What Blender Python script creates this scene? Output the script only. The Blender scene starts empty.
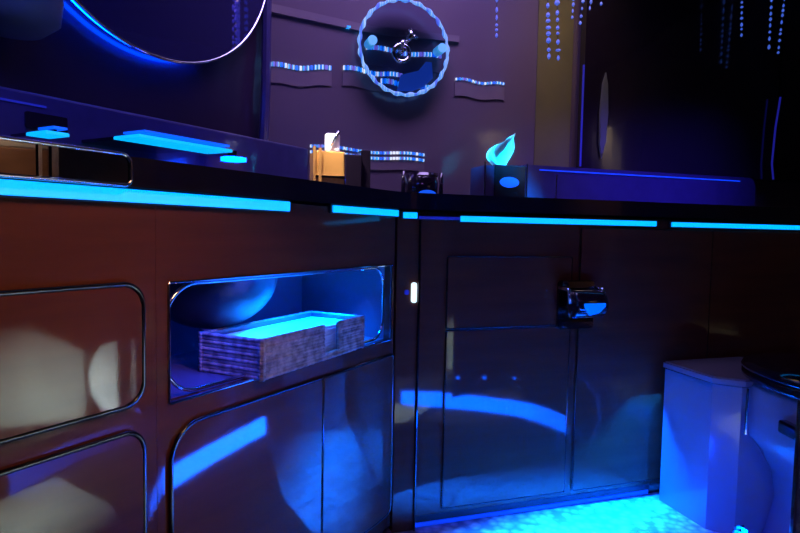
import bpy, bmesh, math, random
from mathutils import Vector, Matrix
random.seed(7)
R = math.radians
SC = bpy.context.scene
COL = SC.collection

# ------------------------------------------------------------------ camera
F, H, CX, CY = 590.0, .753, 400.0, 266.5
PITCH, ROLL = math.atan(35.5 / F), R(1.05)
cd = bpy.data.cameras.new('camera'); cam = bpy.data.objects.new('camera', cd); COL.objects.link(cam)
cd.sensor_width = 36; cd.lens = F / 800 * 36; cd.clip_start = .01
fw = Vector((0, math.cos(PITCH), -math.sin(PITCH))); rt = Vector((1, 0, 0)); up = rt.cross(fw)
r2 = rt * math.cos(ROLL) + up * math.sin(ROLL); u2 = -rt * math.sin(ROLL) + up * math.cos(ROLL)
m = Matrix((r2, u2, -fw)).transposed().to_4x4(); m.translation = (0, 0, H)
cam.matrix_world = m
SC.camera = cam

# ------------------------------------------------------------------ exposure, world
SC.view_settings.view_transform = 'Standard'; SC.view_settings.look = 'None'
SC.view_settings.exposure = 0; SC.view_settings.gamma = 1; SC.view_settings.use_curve_mapping = False
w = bpy.data.worlds.new('world'); SC.world = w; w.use_nodes = True
w.node_tree.nodes['Background'].inputs[0].default_value = (.10, .06, .35, 1)
w.node_tree.nodes['Background'].inputs[1].default_value = .02

def area(name, loc, target, sx, sy, col, power, spread=180):
    d = bpy.data.lights.new(name, 'AREA'); d.shape = 'RECTANGLE'; d.size = sx; d.size_y = sy
    d.color = col; d.energy = power; d.spread = R(spread)
    o = bpy.data.objects.new(name, d); COL.objects.link(o); o.location = loc
    o.rotation_euler = (Vector(target) - Vector(loc)).to_track_quat('-Z', 'Y').to_euler()
    return o

# local frames: left run (x along the front, y into the wall), right run the same
AL, AR = R(60), R(18)
def L(s, off, z=0): return Vector((.5 * s - .866 * off, 1.45 + .866 * s + .5 * off, z))
def Q(u, off, z=0): return Vector((.05 + .951 * u - .309 * off, 1.448 + .309 * u + .951 * off, z))

BLUE = (0.0, .16, 1.0)
area('ceiling_light_warm', (.55, .1, 1.6), L(-.80, 0, .72), .3, .3, (1, .42, .16), .38, 34)
area('violet_wall_fill', Q(.12, .10, 1.98), Q(.05, .5, 1.20), .9, .4, (.55, .38, 1), 5.4, 110)  # added unseen fill, brightens the back wall in violet
area('ceiling_light_amber', Q(.66, .15, 1.95), Q(.66, .5, 1.2), .1, .1, (1, .72, .12), 0.25, 60)
area('towel_fill_white', (-.27, .30, .60), (1.0, .71, .14), .08, .08, (.85, 1, .9), 6.5, 26)  # added unseen fill for the towels mirrored in the left drawers
area('mat_fill_white', (-.22, .35, .45), (.52, .66, 0), .06, .06, (.85, 1, .9), 3.4, 30)  # added unseen fill for the mat mirrored in the lower drawer
area('ledge_blue_fill_right', Q(1.0, -.35, 1.55), Q(1.0, .4, .88), .7, .06, (.10, .07, 1), 1.3, 40)  # added unseen fill that turns the right ledge blue
area('purple_cabinet_fill', (.25, -.45, 1.98), Q(.35, 0, .45), .3, .3, (.50, .20, 1), .28, 50)  # added unseen fill, tints the right cabinets violet
area('cabinet_warm_fill', (1.95, .15, 1.75), (2.02, .5, 1.08), .06, .06, (1, .8, .6), 1.5, 40)  # added fill so the storage cabinet shows in the inlay mirror
area('ledge_blue_fill_left', L(-.9, .15, 1.35), L(-.7, .46, .9), .8, .06, (.05, .10, 1), 1.3, 120)  # added unseen fill that turns the left ledge blue

# ------------------------------------------------------------------ materials
def mat(name, base=(.1, .1, .1), rough=.4, metal=0, coat=0, coat_r=.04, spec=.5, emit=None, es=1, trans=0,
        noise=None, bump=0, bscale=20, sheen=0, alpha=1, wood=None, nscale=6):
    mt = bpy.data.materials.new(name); mt.use_nodes = True; nt = mt.node_tree; n = nt.nodes; k = nt.links
    b = n['Principled BSDF']
    b.inputs['Base Color'].default_value = (*base, 1); b.inputs['Roughness'].default_value = rough
    b.inputs['Metallic'].default_value = metal; b.inputs['Coat Weight'].default_value = coat
    b.inputs['Coat Roughness'].default_value = coat_r; b.inputs['Specular IOR Level'].default_value = spec
    b.inputs['Transmission Weight'].default_value = trans; b.inputs['Sheen Weight'].default_value = sheen
    b.inputs['Alpha'].default_value = alpha
    if emit: b.inputs['Emission Color'].default_value = (*emit, 1); b.inputs['Emission Strength'].default_value = es
    tc = n.new('ShaderNodeTexCoord')
    if noise or wood:
        tx = n.new('ShaderNodeTexNoise'); tx.inputs['Scale'].default_value = nscale; tx.inputs['Detail'].default_value = 6
        src = tc.outputs['Object']
        if wood:
            mp = n.new('ShaderNodeMapping'); mp.inputs['Scale'].default_value = wood; k.new(src, mp.inputs[0]); src = mp.outputs[0]
        k.new(src, tx.inputs['Vector'])
        cr = n.new('ShaderNodeValToRGB'); c2 = noise or tuple(c * .55 for c in base)
        cr.color_ramp.elements[0].position = .3; cr.color_ramp.elements[1].position = .7
        cr.color_ramp.elements[0].color = (*base, 1); cr.color_ramp.elements[1].color = (*c2, 1)
        k.new(tx.outputs['Fac'], cr.inputs[0]); k.new(cr.outputs[0], b.inputs['Base Color'])
    if bump:
        t2 = n.new('ShaderNodeTexNoise'); t2.inputs['Scale'].default_value = bscale; k.new(tc.outputs['Object'], t2.inputs['Vector'])
        bp = n.new('ShaderNodeBump'); bp.inputs['Strength'].default_value = bump; bp.inputs['Distance'].default_value = .01
        k.new(t2.outputs['Fac'], bp.inputs['Height']); k.new(bp.outputs[0], b.inputs['Normal'])
        if coat: k.new(bp.outputs[0], b.inputs['Coat Normal'])
    return mt

M = dict(
    wood=mat('lacquered_wood', (.16, .045, .022), .6, spec=.1, coat=1, coat_r=.05, wood=(1, 1, 9), nscale=3, noise=(.10, .03, .018), bump=.012, bscale=9),
    groove=mat('black_gasket', (.004, .004, .006), .18, coat=1),
    counter=mat('black_stone', (.006, .005, .012), .12, coat=.6, noise=(.012, .01, .02), nscale=60),
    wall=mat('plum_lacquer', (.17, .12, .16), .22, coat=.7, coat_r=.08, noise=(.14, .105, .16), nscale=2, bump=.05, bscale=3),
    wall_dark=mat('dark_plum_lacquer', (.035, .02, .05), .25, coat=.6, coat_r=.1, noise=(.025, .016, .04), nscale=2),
    plain=mat('dark_wall_paint', (.03, .022, .025), .5, noise=(.022, .018, .02)),
    tan=mat('tan_wall', (.35, .22, .12), .5, noise=(.25, .15, .08), nscale=1.5),
    black=mat('black_gloss', (.014, .009, .02), .12, coat=.8, noise=(.018, .011, .024)),
    ledge=mat('plum_stone', (.05, .04, .16), .3, coat=.5, noise=(.04, .03, .13), nscale=30),
    chrome=mat('chrome', (.8, .8, .85), .12, metal=1, noise=(.74, .74, .8)),
    mirror=mat('dark_mirror', (.12, .10, .36), .03, metal=.75, noise=(.11, .09, .34), nscale=1),
    smoke=mat('smoked_mirror', (.45, .40, .36), .03, metal=1, noise=(.43, .38, .35), nscale=1),
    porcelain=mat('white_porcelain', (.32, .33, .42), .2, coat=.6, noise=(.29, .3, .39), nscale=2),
    niche=mat('grey_laminate', (.15, .13, .20), .28, noise=(.13, .11, .18), nscale=12),
    paper=mat('white_paper', (.85, .87, .88), .7, noise=(.8, .82, .84), nscale=14),
    terry=mat('grey_terry_cloth', (.28, .30, .29), .95, noise=(.23, .25, .25), nscale=9, bump=.3, bscale=60, sheen=.3),
    white_cloth=mat('white_cloth', (.80, .84, .88), .9, noise=(.7, .75, .8), bump=.2, bscale=50),
    led=mat('led_cyan', (.1, .3, .6), .4, emit=(0.0, .32, 1.0), es=1.8),
    led_dim=mat('led_blue_dim', (.05, .05, .3), .4, emit=(.02, .04, 1.0), es=.22),
    led_floor=mat('led_floor', (.1, .2, .6), .4, emit=(0.0, .08, 1.0), es=100),
    led_kick=mat('led_kick', (.1, .2, .6), .4, emit=(0.0, .05, 1.0), es=.7),
    led_floor_far=mat('led_floor_far', (.1, .2, .6), .4, emit=(0.0, .08, 1.0), es=65),
    led_halo=mat('led_halo', (.1, .1, .6), .4, emit=(0.0, .05, 1.0), es=22),
    led_white=mat('led_white', (.8, .9, .9), .4, emit=(.75, 1.0, .95), es=1.3),
    housing=mat('led_housing', (.01, .01, .03), .4, noise=(.015, .015, .04)),
    glass=mat('blue_glass', (.15, .3, .9), .05, trans=.9, noise=(.1, .25, .85)),
    crystal=mat('crystal', (.75, .75, 1.0), .08, trans=.5, spec=.9, noise=(.3, .3, .8), nscale=90),
    amber=mat('amber_glass', (.75, .36, .10), .25, coat=.5, noise=(.5, .22, .05)),
    bench=mat('black_upholstery', (.01, .008, .012), .6, noise=(.014, .01, .016)),
    grey=mat('pale_grey_shade', (.16, .17, .17), .6, noise=(.12, .13, .13)),
)

def wave_mat(name, cols, scale, strength):
    """little glowing spots in a row: colour by position along the strip"""
    mt = bpy.data.materials.new(name); mt.use_nodes = True; nt = mt.node_tree; n = nt.nodes; k = nt.links
    b = n['Principled BSDF']; tc = n.new('ShaderNodeTexCoord')
    wn = n.new('ShaderNodeTexNoise'); wn.inputs['Scale'].default_value = scale; wn.inputs['Detail'].default_value = 0
    mp = n.new('ShaderNodeMapping'); mp.inputs['Scale'].default_value = (1, .01, .01)
    k.new(tc.outputs['Object'], mp.inputs[0]); k.new(mp.outputs[0], wn.inputs['Vector'])
    cr = n.new('ShaderNodeValToRGB'); e = cr.color_ramp; e.interpolation = 'CONSTANT'
    e.elements[0].position = 0; e.elements[0].color = (*cols[0], 1); e.elements[1].position = .38; e.elements[1].color = (*cols[1], 1)
    for p, c in zip((.47, .53, .60), cols[2:]):
        el = e.elements.new(p); el.color = (*c, 1)
    k.new(wn.outputs['Fac'], cr.inputs[0]); k.new(cr.outputs[0], b.inputs['Emission Color'])
    b.inputs['Emission Strength'].default_value = strength; b.inputs['Base Color'].default_value = (.1, .1, .3, 1)
    return mt
M['reflected_beads'] = wave_mat('reflected_bead_glow', [(.0, .12, .9), (0, .25, 1), (.8, .85, 1), (0, .40, 1), (.15, .12, .6)], 45, 1.0)
M['ring'] = wave_mat('ring_beads', [(.05, .12, .75), (.08, .30, .9), (.35, .6, 1), (.10, .35, 1), (.2, .4, .9)], 60, .9)

# woven tray
def weave():
    mt = bpy.data.materials.new('woven_rattan'); mt.use_nodes = True; nt = mt.node_tree; n = nt.nodes; k = nt.links
    b = n['Principled BSDF']; tc = n.new('ShaderNodeTexCoord'); br = n.new('ShaderNodeTexNoise')
    br.inputs['Scale'].default_value = 60; k.new(tc.outputs['Object'], br.inputs['Vector'])
    cr = n.new('ShaderNodeValToRGB'); cr.color_ramp.elements[0].color = (.26, .20, .20, 1); cr.color_ramp.elements[1].color = (.60, .50, .48, 1)
    cr.color_ramp.elements[0].position = .35; cr.color_ramp.elements[1].position = .65
    k.new(br.outputs['Fac'], cr.inputs[0]); k.new(cr.outputs[0], b.inputs['Base Color']); b.inputs['Roughness'].default_value = .7
    return mt
M['weave'] = weave()

# marble floor, pale with crackle
def marble():
    mt = bpy.data.materials.new('pale_marble'); mt.use_nodes = True; nt = mt.node_tree; n = nt.nodes; k = nt.links
    b = n['Principled BSDF']; tc = n.new('ShaderNodeTexCoord')
    v = n.new('ShaderNodeTexVoronoi'); v.inputs['Scale'].default_value = 45; k.new(tc.outputs['Object'], v.inputs['Vector'])
    nz = n.new('ShaderNodeTexNoise'); nz.inputs['Scale'].default_value = 14; nz.inputs['Detail'].default_value = 8; k.new(tc.outputs['Object'], nz.inputs['Vector'])
    mx = n.new('ShaderNodeMath'); mx.operation = 'MULTIPLY'; k.new(v.outputs['Distance'], mx.inputs[0]); k.new(nz.outputs['Fac'], mx.inputs[1])
    cr = n.new('ShaderNodeValToRGB'); cr.color_ramp.elements[0].color = (.85, .9, .95, 1); cr.color_ramp.elements[1].color = (.30, .38, .5, 1)
    cr.color_ramp.elements[0].position = .08; cr.color_ramp.elements[1].position = .4
    k.new(mx.outputs[0], cr.inputs[0]); k.new(cr.outputs[0], b.inputs['Base Color']); b.inputs['Roughness'].default_value = .22
    bp = n.new('ShaderNodeBump'); bp.inputs['Strength'].default_value = .35; bp.inputs['Distance'].default_value = .01
    k.new(nz.outputs['Fac'], bp.inputs['Height']); k.new(bp.outputs[0], b.inputs['Normal'])
    return mt
M['marble'] = marble()

# ------------------------------------------------------------------ mesh helpers
def box(bm, x0, x1, y0, y1, z0, z1, bev=0):
    vs = [bm.verts.new((x, y, z)) for z in (z0, z1) for y in (y0, y1) for x in (x0, x1)]
    fs = [bm.faces.new([vs[i] for i in q]) for q in ((0, 2, 3, 1), (4, 5, 7, 6), (0, 1, 5, 4), (2, 6, 7, 3), (0, 4, 6, 2), (1, 3, 7, 5))]
    if bev:
        es = list({e for f in fs for e in f.edges})
        bmesh.ops.bevel(bm, geom=es, offset=bev, segments=3, affect='EDGES', profile=.5)

def rrect(x0, x1, z0, z1, r, n=8):
    """r: radius or four radii (bottom left, bottom right, top right, top left)"""
    rs = r if isinstance(r, (tuple, list)) else (r,) * 4
    pts = []
    for (cx, cz, a, q) in ((x0, z0, 180, rs[0]), (x1, z0, 270, rs[1]), (x1, z1, 0, rs[2]), (x0, z1, 90, rs[3])):
        ox = cx + q * (1 if a in (180, 90) else -1); oz = cz + q * (1 if a in (180, 270) else -1)
        if q <= 1e-5: pts.append((cx, cz)); continue
        for i in range(n + 1):
            t = R(a + 90 * i / n); pts.append((ox + q * math.cos(t), oz + q * math.sin(t)))
    return pts

def prism(bm, pts, y0, y1, bev=0):
    """outline in x,z pushed along y"""
    a = [bm.verts.new((x, y0, z)) for x, z in pts]; b = [bm.verts.new((x, y1, z)) for x, z in pts]
    f0 = bm.faces.new(a); bm.faces.new(b[::-1]); n = len(pts)
    for i in range(n): bm.faces.new((a[i], b[i], b[(i + 1) % n], a[(i + 1) % n]))
    if bev: bmesh.ops.bevel(bm, geom=list(f0.edges), offset=bev, segments=2, affect='EDGES')

def slab(bm, pts, z0, z1, bev=0):
    a = [bm.verts.new((x, y, z0)) for x, y in pts]; b = [bm.verts.new((x, y, z1)) for x, y in pts]
    bm.faces.new(a[::-1]); f = bm.faces.new(b); n = len(pts)
    for i in range(n): bm.faces.new((a[i], a[(i + 1) % n], b[(i + 1) % n], b[i]))
    if bev: bmesh.ops.bevel(bm, geom=list(f.edges), offset=bev, segments=2, affect='EDGES')

def tube(bm, pts, r, closed=False, k=8):
    pts = [Vector(p) for p in pts]; n = len(pts); rings = []
    rr = r if isinstance(r, (list, tuple)) else [r] * n
    prev = None
    for i, p in enumerate(pts):
        a = pts[(i - 1) % n] if closed or i else p; b = pts[(i + 1) % n] if closed or i < n - 1 else p
        t = (b - a).normalized()
        if prev is None:
            ref = Vector((0, 0, 1)) if abs(t.z) < .9 else Vector((1, 0, 0)); x = t.cross(ref).normalized()
        else:
            x = (prev - t * prev.dot(t)).normalized()
        prev = x; y = t.cross(x)
        rings.append([bm.verts.new(p + (x * math.cos(2 * math.pi * j / k) + y * math.sin(2 * math.pi * j / k)) * rr[i]) for j in range(k)])
    for i in range(n if closed else n - 1):
        A, B = rings[i], rings[(i + 1) % n]
        for j in range(k): bm.faces.new((A[j], A[(j + 1) % k], B[(j + 1) % k], B[j]))
    if not closed: bm.faces.new(rings[0][::-1]); bm.faces.new(rings[-1])

def lathe(bm, prof, c=(0, 0, 0), k=32, sx=1, sy=1):
    """profile (r, z) turned about z"""
    rings = []
    for r, z in prof:
        if r < 1e-6: rings.append([bm.verts.new((c[0], c[1], c[2] + z))])
        else: rings.append([bm.verts.new((c[0] + sx * r * math.cos(2 * math.pi * j / k), c[1] + sy * r * math.sin(2 * math.pi * j / k), c[2] + z)) for j in range(k)])
    for A, B in zip(rings, rings[1:]):
        for j in range(k):
            q = [A[j % len(A)], A[(j + 1) % len(A)], B[(j + 1) % len(B)], B[j % len(B)]]
            q = list(dict.fromkeys(q))
            if len(q) > 2: bm.faces.new(q)

def obj(name, bm, m, parent=None, loc=None, rz=0, smooth=False):
    bmesh.ops.recalc_face_normals(bm, faces=bm.faces)
    me = bpy.data.meshes.new(name); bm.to_mesh(me); bm.free()
    o = bpy.data.objects.new(name, me); COL.objects.link(o); me.materials.append(M[m] if isinstance(m, str) else m)
    if smooth:
        for p in me.polygons: p.use_smooth = True
    if parent: o.parent = parent
    if loc is not None: o.location = loc
    o.rotation_euler = (0, 0, rz)
    return o
def thing(name, label, cat, loc=(0, 0, 0), rz=0, group=None):
    o = bpy.data.objects.new(name, None); COL.objects.link(o); o.location = loc; o.rotation_euler = (0, 0, rz)
    return tag(o, label, cat, group)
def tag(o, label, cat, group=None):
    o['label'] = label; o['category'] = cat
    if group: o['group'] = group
    return o
def struct(name, bm, m, **k):
    o = obj(name, bm, m, **k); o['kind'] = 'structure'; return o
def B(*a, **k):
    bm = bmesh.new(); box(bm, *a, **k); return bm
def P_(*a, **k):
    bm = bmesh.new(); prism(bm, *a, **k); return bm
def T_(*a, **k):
    bm = bmesh.new(); tube(bm, *a, **k); return bm
def Lt(*a, **k):
    bm = bmesh.new(); lathe(bm, *a, **k); return bm
OL, OR = L(0, 0), Q(0, 0)          # origins of the two runs

# ------------------------------------------------------------------ room shell
ZC = 2.05
cor = L(.153, .55)
floor_pts = [(-2.0, -1.25), (2.3, -1.25), (2.3, 2.9), tuple(cor.xy + Vector((-.1, .15))), (-1.75, -.3)]
bm = bmesh.new(); slab(bm, floor_pts, -.05, 0); struct('floor', bm, 'marble')
bm = bmesh.new(); slab(bm, floor_pts, ZC, ZC + .05); struct('ceiling', bm, 'plain')
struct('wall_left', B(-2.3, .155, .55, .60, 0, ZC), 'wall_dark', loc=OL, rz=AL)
struct('wall_back', B(-.36, 2.25, .5, .56, 0, ZC), 'wall', loc=OR, rz=AR)
struct('wall_right', B(2.3, 2.35, -1.25, 2.9, 0, ZC), 'tan')
struct('wall_rear', B(-2.0, 2.3, -1.3, -1.25, 0, ZC), 'plain')
struct('wall_left_rear', B(-1.80, -1.74, -1.25, .10, 0, ZC), 'plain')

# ------------------------------------------------------------------ left cabinets
def panel(parent, name, x0, x1, z0, z1, r, g=.0038, m='wood'):
    d = obj(name, P_(rrect(x0, x1, z0, z1, r), -.006, 0, bev=.002), m, parent)
    pts = rrect(x0 - .002, x1 + .002, z0 - .002, z1 + .002, r)
    obj('gasket', T_([(x, -.004, z) for x, z in pts], g, closed=True), 'groove', d, smooth=True)
    return d

c1 = thing('base_cabinet', 'brown lacquered drawer cabinet at the far left under the counter', 'cabinet', OL, AL)
obj('carcass', B(-2.1, -.7005, 0, .50, .02, .80), 'wood', c1)
panel(c1, 'drawer', -1.35, -.727, .507, .672, .030)
panel(c1, 'drawer', -1.35, -.727, .22, .466, .030)

c2 = thing('base_cabinet', 'brown lacquered cabinet with a blue-lit open niche above two doors', 'cabinet', OL, AL)
bm = bmesh.new()
X0, X1, Z0, Z1 = -.680, -.040, .490, .672
box(bm, -.700, X0, 0, .02, .02, .80); box(bm, X1, -.027, 0, .02, .02, .80)
box(bm, X0, X1, 0, .02, .02, Z0); box(bm, X0, X1, 0, .02, Z1, .80)
obj('carcass', bm, 'wood', c2)
bm = bmesh.new()   # niche lining
box(bm, X0 - .015, X1 + .01, .02, .29, Z0 - .015, Z0); box(bm, X0 - .015, X1 + .01, .02, .29, Z1, Z1 + .015)
box(bm, X0 - .015, X0, .02, .29, Z0, Z1); box(bm, X1, X1 + .01, .02, .29, Z0, Z1); box(bm, X0 - .015, X1 + .01, .275, .29, Z0, Z1)
obj('niche_lining', bm, 'niche', c2)
bm = bmesh.new()
tube(bm, [(x, -.001, z) for x, z in rrect(X0 + .001, X1 - .001, Z0 + .001, Z1 - .001, .001, 1)], .0022, closed=True)
obj('opening_trim', bm, 'chrome', c2)
bm = bmesh.new()
tube(bm, [(x, .016, z) for x, z in rrect(X0 + .006, X1 - .012, Z0 + .006, Z1 - .006, (.06, .045, .045, .06))], .0035, closed=True)
obj('rounded_lip', bm, 'chrome', c2, smooth=True)
d = panel(c2, 'door', -.677, -.313, .06, .452, (.02, .0, .0, .055))
d = panel(c2, 'door', -.309, -.036, .06, .452, (0, .02, .01, 0))
lamp = obj('niche_lamp', Lt([(0, 0), (.022, 0), (.022, .008), (0, .008)], c=(-.09, .07, Z1 - .0085)), 'led', c2)
ld = area('niche_blue_light_and_fill', L(-.09, .07, Z1 - .012), L(-.30, .12, .49), .04, .04, (.0, .06, 1.0), 1.0)
ld = area('niche_blue_light_and_fill', L(-.27, .04, Z1 - .012), L(-.27, .085, .49), .36, .03, (.0, .16, 1.0), 4.2, 70)  # added fill without a lamp body, brightens the paper stack
ld = area('niche_blue_light_and_fill', L(-.50, .035, Z1 - .012), L(-.52, .09, .49), .24, .02, (.0, .05, 1.0), .7, 120)  # added fill without a lamp body, for shelf and bowl underside

# sink basin whose underside bulges into the niche
bs = thing('sink_basin', 'dark round underside of the sink bowl bulging into the niche', 'sink', L(-.44, .175, .555), AL)
prof = [(0, 0)] + [(.13 * math.sin(R(a)), .11 * (1 - math.cos(R(a)))) for a in range(10, 91, 10)]
obj('bowl', Lt(prof, k=48), mat('dark_bowl', (.012, .010, .016), .4, noise=(.025, .02, .035)), bs, smooth=True)
obj('drain', Lt([(.022, -.006), (.024, .004), (0, .004), (0, -.006), (.022, -.006)]), 'chrome', bs)

# woven tray of paper hand towels
def tray():
    t = thing('guest_towel_tray', 'woven rectangular tray with a front notch standing in the blue-lit niche', 'tray',
              (-.233, .998, .4905), math.atan2(.323, .162))
    Lx, Wy, Ht = .350, .150, .072
    bm = bmesh.new(); n = 11
    def course(x0, x1, y0, y1, z, hor):
        rr = Ht / n / 2 * 1.3; k = max(3, int((abs(x1 - x0) + abs(y1 - y0)) / .006)); pts = []; rs = []
        for i in range(k + 1):
            f = i / k; pts.append((x0 + (x1 - x0) * f, y0 + (y1 - y0) * f, z)); rs.append(rr * (1 + .10 * math.sin(i * 1.9 + z * 900)))
        tube(bm, pts, rs, k=6)
    nx0, nx1 = .195, .250
    for j in range(n):
        z = Ht / n * (j + .5)
        o = .0006 * ((j % 2) * 2 - 1)
        course(0, nx0 if j > 1 else Lx, .006 + o, .006 + o, z, 1)
        if j > 1: course(nx1, Lx, .006 + o, .006 + o, z, 1)
        course(0, Lx, Wy - .006 + o, Wy - .006 + o, z, 1)
        course(.006 + o, .006 + o, 0, Wy, z, 0); course(Lx - .006 + o, Lx - .006 + o, 0, Wy, z, 0)
    obj('woven_wall', bm, 'weave', t, smooth=True)
    bm = bmesh.new(); box(bm, .006, Lx - .006, .006, Wy - .006, .001, .010)
    box(bm, .010, nx0 - .002, .010, .013, .01, Ht - .002); box(bm, nx1 + .002, Lx - .01, .010, .013, .01, Ht - .002)
    box(bm, .010, Lx - .01, Wy - .013, Wy - .01, .01, Ht - .002); box(bm, .010, .013, .01, Wy - .01, .01, Ht - .002); box(bm, Lx - .013, Lx - .01, .01, Wy - .01, .01, Ht - .002)
    obj('lining', bm, 'niche', t)
    p = thing('paper_towel_stack', 'stack of white paper hand towels lying in the woven tray', 'paper towels',
              (-.233, .998, .4905), math.atan2(.323, .162))
    bm = bmesh.new()
    for i in range(9):
        z = .0105 + i * .0058
        a = random.uniform(-.001, .001); b = random.uniform(-.0015, .0015)
        box(bm, .020 + a, Lx - .022 + a, .020 + b, Wy - .02 + b, z, z + .0054, bev=.001)
    obj('folded_towels', bm, 'paper', p)
tray()

# ------------------------------------------------------------------ right cabinets
c3 = thing('base_cabinet', 'glossy dark drawer and door cabinet right of the corner post', 'cabinet', OR, AR)
obj('carcass', B(.001, .4525, 0, .38, .035, .80), 'wood', c3)
obj('plinth', B(.001, .4525, .012, .36, .0, .034), 'black', c3)
panel(c3, 'drawer', .072, .428, .512, .690, .004, g=.0016)
panel(c3, 'door', .072, .428, .05, .504, .004, g=.0016)
c4 = thing('base_cabinet', 'black-looking cabinet behind the toilet, right of the paper holder', 'cabinet', OR, AR)
obj('carcass', B(.4535, 1.35, 0, .38, .035, .80), 'wood', c4)
obj('plinth', B(.4535, 1.35, .012, .36, .0, .034), 'black', c4)
panel(c4, 'door', .457, .90, .05, .768, .004, g=.0012)
panel(c4, 'door', .905, 1.31, .05, .768, .004, g=.0012)
cp = thing('corner_post', 'narrow glossy wooden post where the two cabinet runs meet', 'post', OR, AR)
obj('post', B(-.062, 0, -.001, .36, 0, .80, bev=.002), 'wood', cp)
obj('edge_bead', T_([(-.004, -.004, .0), (-.004, -.004, .795)], .003), 'groove', cp)
ind = thing('indicator_light', 'small upright glowing white light on the corner post', 'light', Q(-.017, -.002, .578), AR)
obj('lens', P_(rrect(-.0065, .0065, 0, .05, .006), -.006, 0), 'led_white', ind)
obj('side_lens', P_(rrect(-.024, -.013, .020, .032, .004), -.005, 0), 'led_dim', ind)

# paper holder on the cabinet
ph = thing('paper_holder', 'small dark chrome roll holder on the cabinet door with blue glints', 'holder', Q(.44, -.007, .50), AR)
obj('back_plate', P_(rrect(-.055, .055, .0, .13, .012), -.008, 0), 'groove', ph)
for x in (-.052, .052): obj('bracket', T_([(x, -.006, .112), (x, -.05, .108), (x, -.058, .075)], .006), 'chrome', ph, smooth=True)
bm = bmesh.new(); lathe(bm, [(0, -.045), (.012, -.045), (.034, -.045), (.036, -.04), (.036, .04), (.034, .045), (.012, .045), (0, .045)], k=24)
bmesh.ops.rotate(bm, verts=bm.verts, cent=(0, 0, 0), matrix=Matrix.Rotation(R(90), 3, 'Y'))
bmesh.ops.translate(bm, verts=bm.verts, vec=(0, -.050, .072)); obj('roll', bm, 'black', ph, smooth=True)
obj('highlight_patch', P_([(-.03, .070), (-.016, .048), (.012, .054), (.03, .070), (.03, .078), (-.03, .078)], -.092, -.086), mat('blue_highlight', (0, .1, .8), .3, emit=(0, .16, 1), es=.9), ph)  # glowing patch painted for the blue highlight on the holder
obj('chrome_cap', P_(rrect(-.035, .045, .112, .128, .005), -.022, -.008), 'chrome', ph)
obj('lower_bar', P_(rrect(-.035, .045, .004, .020, .004), -.022, -.008), 'chrome', ph)

# ------------------------------------------------------------------ worktop
bm = bmesh.new()
fl, fr = -.022, -.022
# front line intersection
def isect(p, d, q, e):
    k = (q - p).x * e.y - (q - p).y * e.x; return p + d * (k / (d.x * e.y - d.y * e.x))
DL, DR = Vector((.5, .866, 0)), Vector((.951, .309, 0))
ci = isect(L(0, fl), DL, Q(0, fr), DR); cb = isect(L(0, .545), DL, Q(0, .495), DR)
front = [L(-2.1, fl)] + [L(0, fl) + DL * ((ci - L(0, fl)).dot(DL) - .07)]
for i in range(1, 8):
    t = i / 8; a = ci - DL * .07; b = ci + DR * .07
    front.append(a * (1 - t) ** 2 + ci * 2 * t * (1 - t) + b * t * t)
front += [ci + DR * .07, Q(2.0, fr)]
pts = [(p.x, p.y) for p in front] + [tuple(Q(2.0, .495).xy), tuple(cb.xy), tuple(L(-2.1, .545).xy)]
slab(bm, pts, .805, .845, bev=.004)
bmesh.ops.triangulate(bm, faces=[f for f in bm.faces if len(f.verts) > 4])
tag(obj('worktop', bm, 'counter'), 'black stone worktop running round the corner over the cabinets', 'worktop')

def led(root, x0, x1, z0, z1, y, label, m='led'):
    t = thing('led_strip', label, 'led strip', OL if root == 'L' else OR, AL if root == 'L' else AR, 'blue led strips under the worktop')
    obj('housing', B(x0 - .004, x1 + .004, y + .004, y + .010, z0 - .002, z1 + .002), 'housing', t)
    obj('diffuser', B(x0, x1, y, y + .004, z0, z1, bev=.0015), m, t)
led('L', -2.0, -.423, .785, .8025, -.012, 'long wide cyan light strip under the counter, leftmost')
led('L', -.291, -.030, .788, .8025, -.012, 'short cyan light strip under the counter just left of the corner')
led('R', .100, .695, .779, .793, -.012, 'thin cyan light strip right of the corner over the dark cabinet')
led('R', .748, 1.9, .779, .792, -.012, 'thin cyan light strip at the far right above the toilet')
led('R', -.050, -.014, .784, .7985, -.012, 'very short cyan light strip on the corner post under the counter')
led('R', -.01, .097, .783, .790, -.012, 'dim violet end of the light strip beside the corner post', 'led_dim')

# chrome framed mirror inlay in the counter edge
rl = thing('edge_inlay', 'long smoked mirror inlay with bright chrome rim in the counter edge', 'inlay', OL, AL)
o = rrect(-1.9, -.757, .806, .846, (.001, .010, .014, .001))
obj('chrome_rim', T_([(x, -.026, z) for x, z in o], .0028, closed=True), 'chrome', rl, smooth=True)
obj('mirror_face', P_(rrect(-1.898, -.762, .808, .844, (.001, .008, .012, .001)), -.027, -.0225), 'smoke', rl)
obj('divider', B(-.862, -.854, -.030, -.026, .808, .844), 'chrome', rl)
obj('divider', B(-.877, -.873, -.030, -.026, .808, .844), 'chrome', rl)

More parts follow.
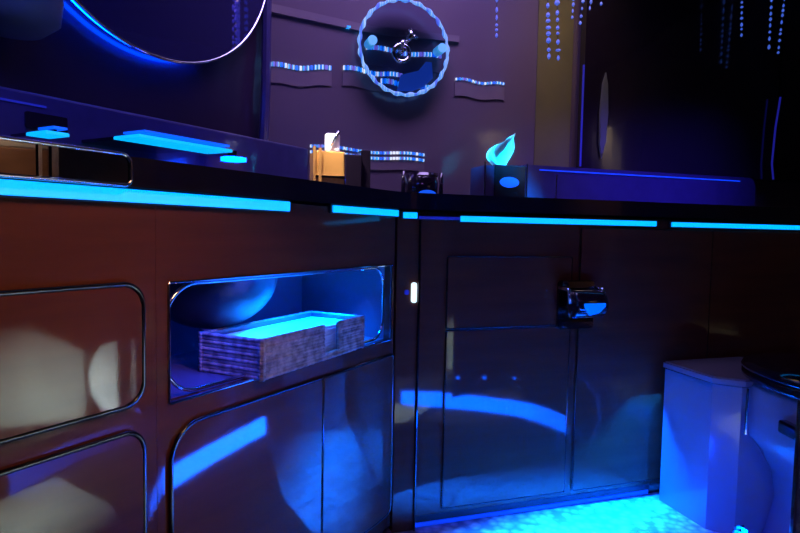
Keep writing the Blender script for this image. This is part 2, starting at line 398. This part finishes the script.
# ------------------------------------------------------------------ ledges behind the counter
lg = thing('ledge', 'raised plum stone ledge along the left wall behind the counter', 'ledge', OL, AL)
obj('ledge_body', B(-2.0, .20, .45, .548, .846, 1.003, bev=.006), 'ledge', lg)
obj('groove_strip', B(-1.6, -.60, .4475, .4505, .977, .981), 'led_dim', lg)
obj('socket_recess', P_(rrect(-.64, -.56, .935, .965, .004), .446, .452), 'black', lg)
lg2 = thing('ledge', 'raised ledge with a glowing blue top line at the right behind the counter', 'ledge', OR, AR)
obj('ledge_body', P_(rrect(.490, 1.50, .846, .980, (.002, .002, .03, .012)), .385, .495, bev=.004), 'ledge', lg2)
obj('light_line', B(.555, 1.42, .3825, .3865, .963, .967), mat('led_line', (.05, .05, .5), .4, emit=(.0, .06, 1), es=.9), lg2)
obj('joint', B(.62, .623, .3835, .3855, .85, .95), 'chrome', lg2)

# waterfall spouts of glowing glass
def spout(x0, x1, y0, y1, z, label, slope=0):
    t = thing('waterfall_spout', label, 'faucet', OL, AL)
    bm = bmesh.new(); slab(bm, [(x0, y0), (x1, y0), (x1, y1), (x0, y1)], z, z + .006, bev=.001)
    obj('glowing_plate', bm, mat('lit_glass', (.1, .4, .9), .2, emit=(0, .45, 1), es=1.1), t)
    bm = bmesh.new(); box(bm, x0 + .02, x1 + .004, y0 + .012, y1, z + .013, z + .017)
    obj('glass_cover', bm, mat('edge_lit_glass', (.1, .3, .9), .15, emit=(0, .10, 1), es=.75), t)
    obj('mount', B(x0 + .03, x1 - .015, y1 - .04, .4495, z + .0065, z + .0125), 'black', t)
spout(-.560, -.335, .225, .300, .914, 'large flat glass spout glowing cyan beneath the round mirror')
spout(-.690, -.650, .290, .350, .905, 'small flat glass spout glowing cyan near the left edge')
sp = tag(obj('light_puck', Lt([(0, 0), (.030, 0), (.030, .008), (0, .012)], c=(-.215, .345, .914)), 'led_halo', loc=OL, rz=AL), 'tiny glowing blue disc at the right tip of the large glass spout', 'light')
tag(obj('spout_post', B(-.230, -.200, .35, .449, .9265, .94), 'chrome', loc=OL, rz=AL), 'short chrome arm carrying the tiny blue disc', 'bracket')

# ------------------------------------------------------------------ round backlit mirror
rm = thing('round_mirror', 'large round dark mirror with blue backlight on the left wall', 'mirror', L(-.292, .505, 1.533), AL)
def disc(bm, r, y0, y1, k=96, cx=0, cz=0):
    prism(bm, [(cx + r * math.cos(2 * math.pi * i / k), cz + r * math.sin(2 * math.pi * i / k)) for i in range(k)], y0, y1)
bm = bmesh.new(); disc(bm, .37, 0, .008); obj('mirror_glass', bm, 'mirror', rm)
bm = bmesh.new(); tube(bm, [(.374 * math.cos(2 * math.pi * i / 96), .002, .374 * math.sin(2 * math.pi * i / 96)) for i in range(96)], .004, closed=True)
obj('rim', bm, 'chrome', rm, smooth=True)
bm = bmesh.new(); disc(bm, .30, .009, .044); obj('back_box', bm, 'black', rm)
bm = bmesh.new(); tube(bm, [(.362 * math.cos(R(a)), .026, .362 * math.sin(R(a))) for a in range(150, 291, 4)], .005)
obj('halo_light', bm, 'led_halo', rm, smooth=True)

# wall sconce at the upper left
sc_ = thing('wall_sconce', 'pale grey rounded sconce shade in the upper left corner', 'lamp', L(-.648, .47, 1.135), AL)
bm = bmesh.new(); lathe(bm, [(0, -.03), (.05, -.025), (.08, 0), (.085, .04), (.08, .10), (.06, .12), (0, .125)], k=32); obj('shade', bm, 'grey', sc_, smooth=True)
obj('arm', B(-.015, .015, .0, .079, .03, .06), 'chrome', sc_)

# corner moulding
tm = struct('trim_1', T_([(.075, .52, 1.004), (.078, .515, 1.15), (.085, .52, 1.3), (.09, .52, ZC - .005)], .014), 'ledge', loc=OL, rz=AL)

# ------------------------------------------------------------------ reflections on the back wall, made as glowing bead rows
def reflected_beads(u0, u1, z0, z1, label, rows=1, h=.014, lower_band=True):
    t = thing('bead_reflection', label, 'painted reflection', Q(u0, .497, z0), AR, 'painted bead reflections on the plum wall')
    n = max(4, int((u1 - u0) / .011)); ln = u1 - u0
    for r_ in range(rows):
        bm = bmesh.new()
        for i in range(n):
            f = (i + .5) / n; x = f * ln; z = (z1 - z0) * f + .004 * math.sin(f * 9) - r_ * .018
            box(bm, x - .0044, x + .0044, -.006, 0, z - h / 2, z + h / 2, bev=.0015)
        obj('reflected_row', bm, 'reflected_beads', t)
    if lower_band:
        bm = bmesh.new(); n2 = 24
        top = [(i / n2 * ln, (z1 - z0) * i / n2 + .004 * math.sin(i / n2 * 9) - .010) for i in range(n2 + 1)]
        prism(bm, top + [(x, z - .045) for x, z in top[::-1]], -.0015, .002)
        obj('pale_band', bm, 'pale_band', t)  # lighter band painted for the soft reflection below each row
M['pale_band'] = mat('pale_lilac', (.23, .175, .21), .25, noise=(.19, .145, .20), nscale=12)
reflected_beads(-.335, -.128, 1.247, 1.255, 'painted bead reflection left of the ring mirror, next to the corner moulding')
reflected_beads(-.093, .105, 1.262, 1.254, 'painted bead reflection running behind the lower left of the ring mirror')
reflected_beads(.29, .475, 1.263, 1.262, 'painted bead reflection right of the ring mirror, farthest right', h=.008)
reflected_beads(-.02, .24, 1.333, 1.330, 'painted bead reflection seen through the middle of the ring mirror')
reflected_beads(.03, .20, 1.232, 1.224, 'wide painted bead reflection across the bottom of the ring mirror', h=.016, lower_band=False)
reflected_beads(-.195, .187, 1.012, 1.004, 'double row painted bead reflection low on the wall behind the white bottle', rows=2, h=.009)
t = tag(obj('reflected_dot', B(-.085, -.068, .490, .4985, 1.384, 1.394, bev=.002), 'led', loc=OR, rz=AR), 'tiny painted cyan reflection on the wall upper left of the ring mirror', 'light')  # glowing dot standing for a reflection on the wall
tag(obj('wall_moulding', P_([(-.33, 1.43), (0, 1.40), (.3, 1.405), (.3, 1.385), (0, 1.378), (-.33, 1.405)], .490, .4985), 'pale_band', loc=OR, rz=AR), 'pale lilac moulding high on the plum wall crossing behind the ring mirror', 'moulding')

# ring mirror
rg = thing('ring_mirror', 'round glass magnifying mirror with glowing crystal rim on the back wall', 'mirror', Q(.097, .455, 1.334), AR)
bm = bmesh.new(); N = 120
tube(bm, [((.147 + .0016 * math.sin(i * 1.4)) * math.cos(2 * math.pi * i / N), 0, (.147 + .0016 * math.sin(i * 1.4)) * math.sin(2 * math.pi * i / N)) for i in range(N)],
     [.0058 + .0016 * math.sin(i * 1.1) for i in range(N)], closed=True)
obj('crystal_rim', bm, 'ring', rg, smooth=True)
def clearmat():
    mt = bpy.data.materials.new('clear_disc'); mt.use_nodes = True; nt = mt.node_tree; n = nt.nodes
    tr = n.new('ShaderNodeBsdfTransparent'); tr.inputs[0].default_value = (.82, .86, 1, 1); gl = n.new('ShaderNodeBsdfGlossy'); gl.inputs['Roughness'].default_value = .05
    lw = n.new('ShaderNodeFresnel'); mx = n.new('ShaderNodeMixShader')
    nt.links.new(lw.outputs[0], mx.inputs[0]); nt.links.new(tr.outputs[0], mx.inputs[1]); nt.links.new(gl.outputs[0], mx.inputs[2])
    nt.links.new(mx.outputs[0], n['Material Output'].inputs[0]); return mt
M['clear'] = clearmat()
bm = bmesh.new(); disc(bm, .143, -.002, .002); obj('glass_disc', bm, 'clear', rg)
obj('blue_reflection', P_([(-.02, -.135), (-.01, -.085), (.05, -.066), (.075, -.035), (.095, -.035), (.10, -.085), (.07, -.115), (.03, -.132)], .004, .008), mat('blue_reflection_glow', (.08, .2, .6), .4, emit=(.02, .10, .7), es=.30), rg)  # blue reflection in the mirror, painted as a glowing patch
for x, z in ((-.108, .008), (.125, .010)):
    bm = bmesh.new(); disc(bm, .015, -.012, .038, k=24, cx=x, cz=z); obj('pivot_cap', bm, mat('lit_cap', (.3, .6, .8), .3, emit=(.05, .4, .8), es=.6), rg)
bm = bmesh.new(); tube(bm, [(-.014 + .026 * math.cos(R(a)), -.014, -.022 + .026 * math.sin(R(a))) for a in range(0, 360, 12)], .007, closed=True)
tube(bm, [(-.014, -.014, .0), (-.012, -.016, .016)], .008)
obj('chrome_ring', bm, 'chrome', rg, smooth=True)
bm = bmesh.new(); tube(bm, [(.0, -.012, .012), (.016, -.02, .034), (.010, -.02, .052)], [.007, .010, .006]); tube(bm, [(.016, -.02, .034), (.034, -.02, .026)], .006)
tube(bm, [(-.01, .042, -.01), (-.01, -.012, -.01)], .009)
obj('swivel_arm', bm, 'chrome', rg, smooth=True)

# ------------------------------------------------------------------ items on the counter
ZT = .8455
cu = thing('amber_cup', 'square amber glass cup with dark side on the corner of the counter', 'cup', (-.185, 1.64, ZT), R(20))
bm = bmesh.new(); box(bm, -.062, .018, -.04, .04, 0, .118, bev=.004); obj('amber_body', bm, 'amber', cu)
bm = bmesh.new(); box(bm, .0185, .066, -.042, .042, 0, .112, bev=.003); obj('dark_panel', bm, 'black', cu)
obj('foot_rim', B(-.066, .018, -.044, -.038, .046, .052), 'chrome', cu)
bm = bmesh.new()
for x, h in ((-.066, .128), (-.050, .124)): box(bm, x - .004, x + .003, -.048, -.040, 0, h)
obj('corner_post', bm, 'amber', cu)
ub = thing('dark_canister', 'slim black upright canister with chrome edge right of the amber cup', 'canister', (-.108, 1.66, ZT), R(20))
obj('body', B(-.010, .016, -.02, .03, 0, .128, bev=.002), 'black', ub); obj('chrome_edge', B(-.013, -.0105, -.021, -.016, 0, .126), 'chrome', ub)
wb = thing('white_bottle', 'small white pump bottle standing on the amber cup', 'bottle', (-.192, 1.64, ZT + .119), R(20))
obj('bottle_body', B(-.020, .019, -.014, .014, 0, .052, bev=.006), mat('white_plastic', (.85, .9, .95), .35, noise=(.8, .85, .92)), wb)
bm = bmesh.new(); tube(bm, [(-.008, -.018, .016), (.002, -.020, .038), (.012, -.018, .056)], [.002, .003, .006]); obj('pump_spout', bm, 'chrome', wb, smooth=True)
area('cup_light', (-.24, 1.46, 1.35), (-.19, 1.62, .98), .06, .06, (1, .93, .85), .55, 40)

tg = thing('glass_tumbler', 'small dark glass tumbler with a painted blue reflection near the corner', 'tumbler', (.057, 1.72, ZT), AR)
bm = bmesh.new(); lathe(bm, [(0, .002), (.042, .002), (.046, .006), (.050, .074), (.047, .074), (.043, .012), (0, .012)], k=32); obj('glass', bm, 'black', tg, smooth=True)
obj('chrome_band', P_(rrect(-.030, .030, .062, .066, .002), -.053, -.050), 'chrome', tg)
OV = mat('oval_reflection', (0, .1, .8), .3, emit=(.01, .12, 1), es=.75)  # glowing ovals stand in for blue light reflected on tumbler and box
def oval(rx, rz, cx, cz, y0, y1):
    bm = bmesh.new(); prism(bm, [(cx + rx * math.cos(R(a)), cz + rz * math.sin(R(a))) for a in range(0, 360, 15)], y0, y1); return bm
obj('oval_reflection', oval(.026, .012, .0, .012, -.056, -.048), OV, tg)
for x in (-.058, .058): obj('side_post', T_([(x, -.01, 0), (x, -.01, .078)], .006), 'black', tg, smooth=True)

tb = thing('tissue_box', 'dark glossy tissue box with chrome corner edges and a painted blue reflection', 'tissue box', (.305, 1.84, ZT), AR)
obj('box_body', B(-.045, .062, -.05, .05, 0, .112, bev=.004), 'black', tb)
obj('side_panel', B(-.078, -.0455, -.05, .05, 0, .108, bev=.002), 'ledge', tb)
for x in (-.078, .063): obj('chrome_edge', T_([(x, -.052, 0), (x, -.052, .118)], .0022), 'chrome', tb)
obj('oval_reflection', oval(.032, .016, .005, .060, -.053, -.049), OV, tb)
tk = thing('tissue', 'bright cyan-lit tissue rising out of the dark box', 'tissue', (.295, 1.84, ZT + .1125), AR)
bm = bmesh.new(); nu, nv = 12, 14; grid = []
for j in range(nv + 1):
    v = j / nv; row = []
    wd = .016 + .028 * math.sin(math.pi * min(1, v * 1.15) ** 1.1) if v < .95 else .010
    cxx = .012 - .028 * math.sin(v * math.pi * .85) * (1 - v) + .040 * v ** 1.6
    for i in range(nu + 1):
        f = i / nu * 2 - 1
        row.append(bm.verts.new((cxx + f * wd, .012 * math.sin(f * 4 + v * 3) + .006, .10 * v + .008 * f * v)))
    grid.append(row)
for j in range(nv):
    for i in range(nu): bm.faces.new((grid[j][i], grid[j][i + 1], grid[j + 1][i + 1], grid[j + 1][i]))
bmesh.ops.solidify(bm, geom=bm.faces, thickness=.0008)
obj('tissue_sheet', bm, mat('tissue_paper', (.80, .88, .90), .8, noise=(.7, .8, .85)), tk, smooth=True)
area('tissue_light', (.18, 1.55, 1.35), (.30, 1.83, 1.0), .05, .05, (0, .55, 1), 1.3, 22)

# ------------------------------------------------------------------ tall dark panels, glass edges, crystal strings
tp = thing('tall_panel', 'tall curved black panel standing behind the right ledge', 'panel', Q(.755, .44, .982), AR)
bm = bmesh.new(); k = 24; fr_ = [(i / k * .90, -.05 * math.sin(math.pi * i / k)) for i in range(k + 1)]
slab(bm, fr_ + [(.90, .03), (0, .03)], 0, ZC - .99); obj('panel_body', bm, 'black', tp, smooth=False)
EG = mat('blue_edge_glint', (.05, .05, .4), .3, emit=(.03, .03, .7), es=.28)  # glow painted in for light reflected along the panel edges
obj('edge_glint', T_([(-.006, -.004, .01), (-.006, -.004, .36)], .0035), EG, tp)
obj('edge_glint', T_([(.862, -.03, .0), (.850, -.03, .06), (.858, -.03, .2), (.875, -.03, .32)], .0035), EG, tp)
lf = tag(obj('leaf_finial', P_([(x, z) for x, z in [(0, .0), (.014, .06), (.020, .16), (.014, .26), (.006, .30), (-.006, .26), (-.013, .16), (-.010, .05)]], 0, .008, bev=.002), 'grey', loc=Q(.822, .415, 1.02), rz=AR), 'slim pale grey upright blade in front of the tall black panel', 'ornament')
tag(obj('wall_panelling', B(.60, .742, .4955, .499, .983, ZC - .01), mat('olive_panel', (.22, .19, .08), .35, coat=.4, noise=(.17, .15, .07)), loc=OR, rz=AR), 'narrow olive brown wall panel left of the tall black panel', 'panel')
tp2 = thing('tall_panel', 'black wall panel at the right edge of the photo', 'panel', Q(1.68, .455, .982), AR)
obj('panel_body', B(0, .5, 0, .035, 0, ZC - .99, bev=.004), 'black', tp2)

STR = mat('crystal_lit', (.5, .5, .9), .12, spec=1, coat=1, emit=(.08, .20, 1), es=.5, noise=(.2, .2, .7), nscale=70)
def string(u, off, ztop, zbot, lean, label, r=.006):
    t = thing('crystal_string', label, 'crystal string', Q(u, off, zbot), AR, 'hanging crystal strings')
    bm = bmesh.new(); z = 0; hh = ztop - zbot; rr = random.Random(int(u * 1000)); prof_ = []
    obj('wire', T_([(lean * 1.6, 0, ZC - zbot - .001), (0, 0, 0)], .0009, k=5), 'chrome', t)
    while z < ZC - zbot - .02:
        a = rr.uniform(.010, .022) if z < hh else .03; q = r * rr.uniform(.6, 1.1)
        x = lean * 1.6 * (z + a / 2) / (ZC - zbot)
        lathe(bm, [(0, 0), (q, a * .35), (q * .8, a * .7), (0, a)], c=(x, 0, z), k=6); z += a + rr.uniform(.001, .012)
    obj('crystal', bm, STR, t)
for u, zb, ln, lb in ((.526, 1.30, -.03, 'longest hanging crystal string, in front of the olive wall panel'), (.560, 1.30, -.03, 'hanging crystal string just right of the longest one'),
                      (.341, 1.345, -.01, 'hanging crystal string closest to the ring mirror'), (.605, 1.435, .02, 'short crystal string, first right of the long pair'),
                      (.635, 1.42, .04, 'short crystal string, second right of the long pair'), (.668, 1.47, .06, 'shortest crystal string above the tall black panel'),
                      (.71, 1.49, .06, 'short crystal string slanting right above the tall black panel'),
                      (1.475, 1.42, .03, 'hanging crystal string near the right edge of the photo'), (1.43, 1.43, .0, 'fainter crystal string left of the one near the right edge'), (1.30, 1.46, -.02, 'faint crystal string above the middle of the black panel')):
    string(u, .30, 1.6, zb, ln, lb, r=.009 if u < .6 and zb < 1.32 else .0055)

# ------------------------------------------------------------------ toilet
tl = thing('toilet', 'white porcelain toilet washed in blue light beside the dark cabinet', 'toilet', (1.07, 1.38, 0), 0)
def sect(bm, rows, k=48, cx=0, cy=0, p=2.3):
    rings = []
    for (ax, ay, ox, oy, z) in rows:
        ring = []
        for j in range(k):
            t = 2 * math.pi * j / k; c, s = math.cos(t), math.sin(t)
            ring.append(bm.verts.new((cx + ox + ax * abs(c) ** (2 / p) * (1 if c > 0 else -1), cy + oy + ay * abs(s) ** (2 / p) * (1 if s > 0 else -1), z)))
        rings.append(ring)
    for A, Bq in zip(rings, rings[1:]):
        for j in range(k): bm.faces.new((A[j], A[(j + 1) % k], Bq[(j + 1) % k], Bq[j]))
    bm.faces.new(rings[0][::-1]); bm.faces.new(rings[-1])
bm = bmesh.new()
sect(bm, [(.165, .18, .02, .03, .0), (.155, .17, .02, .03, .02), (.135, .15, .02, .03, .10), (.140, .165, .01, .02, .17), (.175, .195, 0, 0, .235), (.196, .216, 0, 0, .262), (.200, .22, 0, 0, .29), (.200, .22, 0, 0, .385), (.194, .214, 0, 0, .397)])
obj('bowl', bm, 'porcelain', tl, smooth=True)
bm = bmesh.new(); sect(bm, [(.204, .226, 0, 0, .398), (.208, .23, 0, 0, .405), (.208, .23, 0, 0, .418), (.200, .22, 0, 0, .422)]); obj('seat', bm, 'black', tl, smooth=True)
bm = bmesh.new(); sect(bm, [(.206, .228, 0, 0, .4225), (.210, .232, 0, 0, .428), (.205, .225, 0, 0, .440), (.16, .18, 0, 0, .447)]); obj('lid', bm, 'black', tl, smooth=True)
bm = bmesh.new()
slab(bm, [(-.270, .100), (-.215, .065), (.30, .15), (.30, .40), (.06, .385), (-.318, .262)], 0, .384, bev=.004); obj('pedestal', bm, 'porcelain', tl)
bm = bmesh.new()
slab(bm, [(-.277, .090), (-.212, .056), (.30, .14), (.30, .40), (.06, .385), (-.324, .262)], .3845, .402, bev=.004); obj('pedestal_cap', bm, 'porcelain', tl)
obj('hinge_bar', T_([(-.213, .045, .27), (-.212, .044, .385)], .004), 'chrome', tl)
bm = bmesh.new(); box(bm, -.212, -.190, -.135, -.07, .315, .345, bev=.006); obj('flush_button', bm, 'groove', tl)

# ------------------------------------------------------------------ curved step with foot lamps and added blocking fins (seen in the lacquer)
def added_louvre(name, label, pts, n, fin, z0, z1, m, step=.02, side=1):
    """a row of small lamps facing n, with added fins blocking stray mirror images"""
    t = thing(name, label, 'floor light'); bm = bmesh.new(); bh = bmesh.new()
    n = Vector((*n, 0)).normalized(); q = Vector((-n.y, n.x, 0)) * side
    def bx(b_, o, a0, a1, b0, b1, z0, z1):
        vs = [b_.verts.new((*(o + q * a + n * c).xy, z)) for z in (z0, z1) for c in (b0, b1) for a in (a0, a1)]
        for f in ((0, 2, 3, 1), (4, 5, 7, 6), (0, 1, 5, 4), (2, 6, 7, 3), (0, 4, 6, 2), (1, 3, 7, 5)): b_.faces.new([vs[i] for i in f])
    for (x0, y0), (x1, y1) in zip(pts, pts[1:]):
        k = max(1, int(math.hypot(x1 - x0, y1 - y0) / step))
        for i in range(k):
            o = Vector((x0 + (x1 - x0) * i / k, y0 + (y1 - y0) * i / k, 0)); d = Vector(((x1 - x0) / k, (y1 - y0) / k, 0)); wq = d.dot(q)
            bx(bm, o, 0, wq, 0, .003, z0, z1); bx(bh, o, -.0005, wq, -.004, -.0005, 0, z1 + .002)
            e = wq if fin > 0 else 0
            bx(bh, o, e - .0012, e + .0012, -.004, abs(fin), 0, z1 + .006)
    obj('lamp_row', bm, m, t); obj('added_louvre', bh, 'groove', t); return t
arc = [(.64, .576), (.742, .657), (.82, .73), (.883, .818), (.94, .91), (.976, 1.01), (.972, 1.09), (.955, 1.20)]
added_louvre('foot_light_added_fins', 'curved row of blue lamps with added blocking fins facing the dark cabinet, along the low step', arc, (-.6, .8), -.02, .002, .066, 'led_floor_far', side=-1)
be = thing('curved_step', 'low black curved step in front of the toilet, mirrored in the cabinets', 'step')
bm = bmesh.new(); slab(bm, [(x + .02, y - .025) for x, y in arc[:-1]] + [(1.9, 1.06), (1.9, .40), (.66, .45)], .0, .10, bev=.006); obj('step_body', bm, 'bench', be)
A = [(.33, .915), (.50, .976), (.62, 1.10), (.79, 1.30), (.90, 1.41)]
A = [(.33, .915), (.50, .976), (.62, 1.10), (.79, 1.30), (.84, 1.36)]
added_louvre('floor_light_added_fins', 'straight row of blue lamps with added blocking fins facing the left cabinet doors', A, (-.98, -.2), .020, .004, .068, 'led_floor', side=-1)

# toe kick light of the right run
tk_ = thing('toe_kick_light', 'blue light strip along the foot of the right cabinets', 'led strip', OR, AR)
obj('diffuser', B(.002, .72, .004, .011, .004, .014), 'led_kick', tk_)
obj('housing', B(.002, .72, .0, .0035, .018, .034), 'housing', tk_)
area('floor_blue_light', Q(.36, -.09, .30), Q(.37, -.13, 0), .78, .03, (0, .13, 1), 11, 64)
area('floor_blue_light', (.60, 1.28, .13), (.80, 1.55, .08), .10, .05, (0, .03, 1), .5, 150)

# grey towel and white roll on the step, bath mat in front (seen in the left drawers)
def yz(bm, x0, x1, pts, sh=0, bev=.01):
    a = [bm.verts.new((x0, y, z)) for y, z in pts]; b = [bm.verts.new((x1, y - sh, z)) for y, z in pts]
    bm.faces.new(a); bm.faces.new(b[::-1]); n = len(pts)
    for i in range(n): bm.faces.new((a[i], a[(i + 1) % n], b[(i + 1) % n], b[i]))
    if bev: bmesh.ops.bevel(bm, geom=list(bm.edges), offset=bev, segments=3, affect='EDGES')
tw = thing('heaped_towel', 'grey towel heaped on the low step, mirrored in the upper left drawer', 'towel')
bm = bmesh.new(); yz(bm, .97, 1.12, [(.50, .36), (.56, .418), (.64, .408), (.69, .39), (.75, .356), (.795, .325), (.775, .225), (.785, .15), (.79, .101), (.47, .101), (.46, .30)])
obj('towel_cloth', bm, 'terry', tw, smooth=False)
wr = thing('white_towel_roll', 'white half-round rolled towel beside the heaped grey towel', 'towel')
bm = bmesh.new(); yz(bm, .94, .985, [(.883, .365)] + [(.883 - .085 * math.sin(R(t)), .24 + .125 * math.cos(R(t))) for t in range(20, 170, 15)] + [(.883, .115)], bev=.004)
obj('towel_cloth', bm, 'white_cloth', wr)
mt_ = thing('bath_mat', 'grey bath mat lying on the floor in front of the low step', 'mat')
bm = bmesh.new(); slab(bm, [(-.25, .0), (1.0, .0), (1.0, .45), (.66, .45), (.66, .552), (.955, .80), (.955, 1.0), (.95, 1.15), (.86, 1.22), (.86, 1.27), (.84, 1.362), (.30, 1.25), (.0, 1.25), (-.25, .80)], .0002, .0035)
tag(obj('dark_floor_sheet', bm, mat('black_sheet', (.012, .01, .014), .9, noise=(.018, .015, .02), nscale=60)), 'added black sheet on the middle floor, keeping its reflection dark in the doors', 'floor sheet')  # unseen dark sheet added so the doors mirror less lit floor
bm = bmesh.new(); slab(bm, [(.20, .42), (.66, .42), (.63, .52), (.60, .57), (.66, .64), (.72, .70), (.45, .83), (.20, .86)], .0038, .017, bev=.004)
obj('mat_pile', bm, 'terry', mt_)

pt = thing('added_screen', 'added black screen on the step keeping the towels out of the right doors', 'blocker')  # unseen blocker added to hide the towels from the right cabinets
obj('panel_body', B(.63, 1.5, .906, .918, .125, .50, bev=.003), 'black', pt)  # body of the added unseen screen
obj('added_screen_rail', B(.627, 1.505, .902, .922, .5005, .515, bev=.003), 'groove', pt)
for x_, z_ in ((.648, .20), (.79, .18), (.96, .155)): obj('added_screen_lamp', P_(rrect(x_ - .005, x_ + .005, z_ - .004, z_ + .004, .003), .9185, .921), 'led_floor_far', pt)
obj('added_screen_foot', B(1.0, 1.4, .906, .918, .1005, .1245), 'groove', pt)

# pale topped cabinet across the room, mirrored in the smoked inlay of the counter edge
bc = thing('storage_cabinet', 'brown cabinet with pale upper part, mirrored in the counter edge inlay', 'cabinet', (2.02, .10, 0))
obj('carcass', B(0, .275, 0, .56, 0, 1.10, bev=.004), mat('brown_veneer', (.30, .13, .06), .5, noise=(.22, .09, .04), wood=(1, 1, 8)), bc)
obj('upper_panel', B(.0, .275, 0, .56, 1.102, 1.5, bev=.004), mat('cream_laminate', (.7, .62, .52), .5, noise=(.62, .54, .45)), bc)
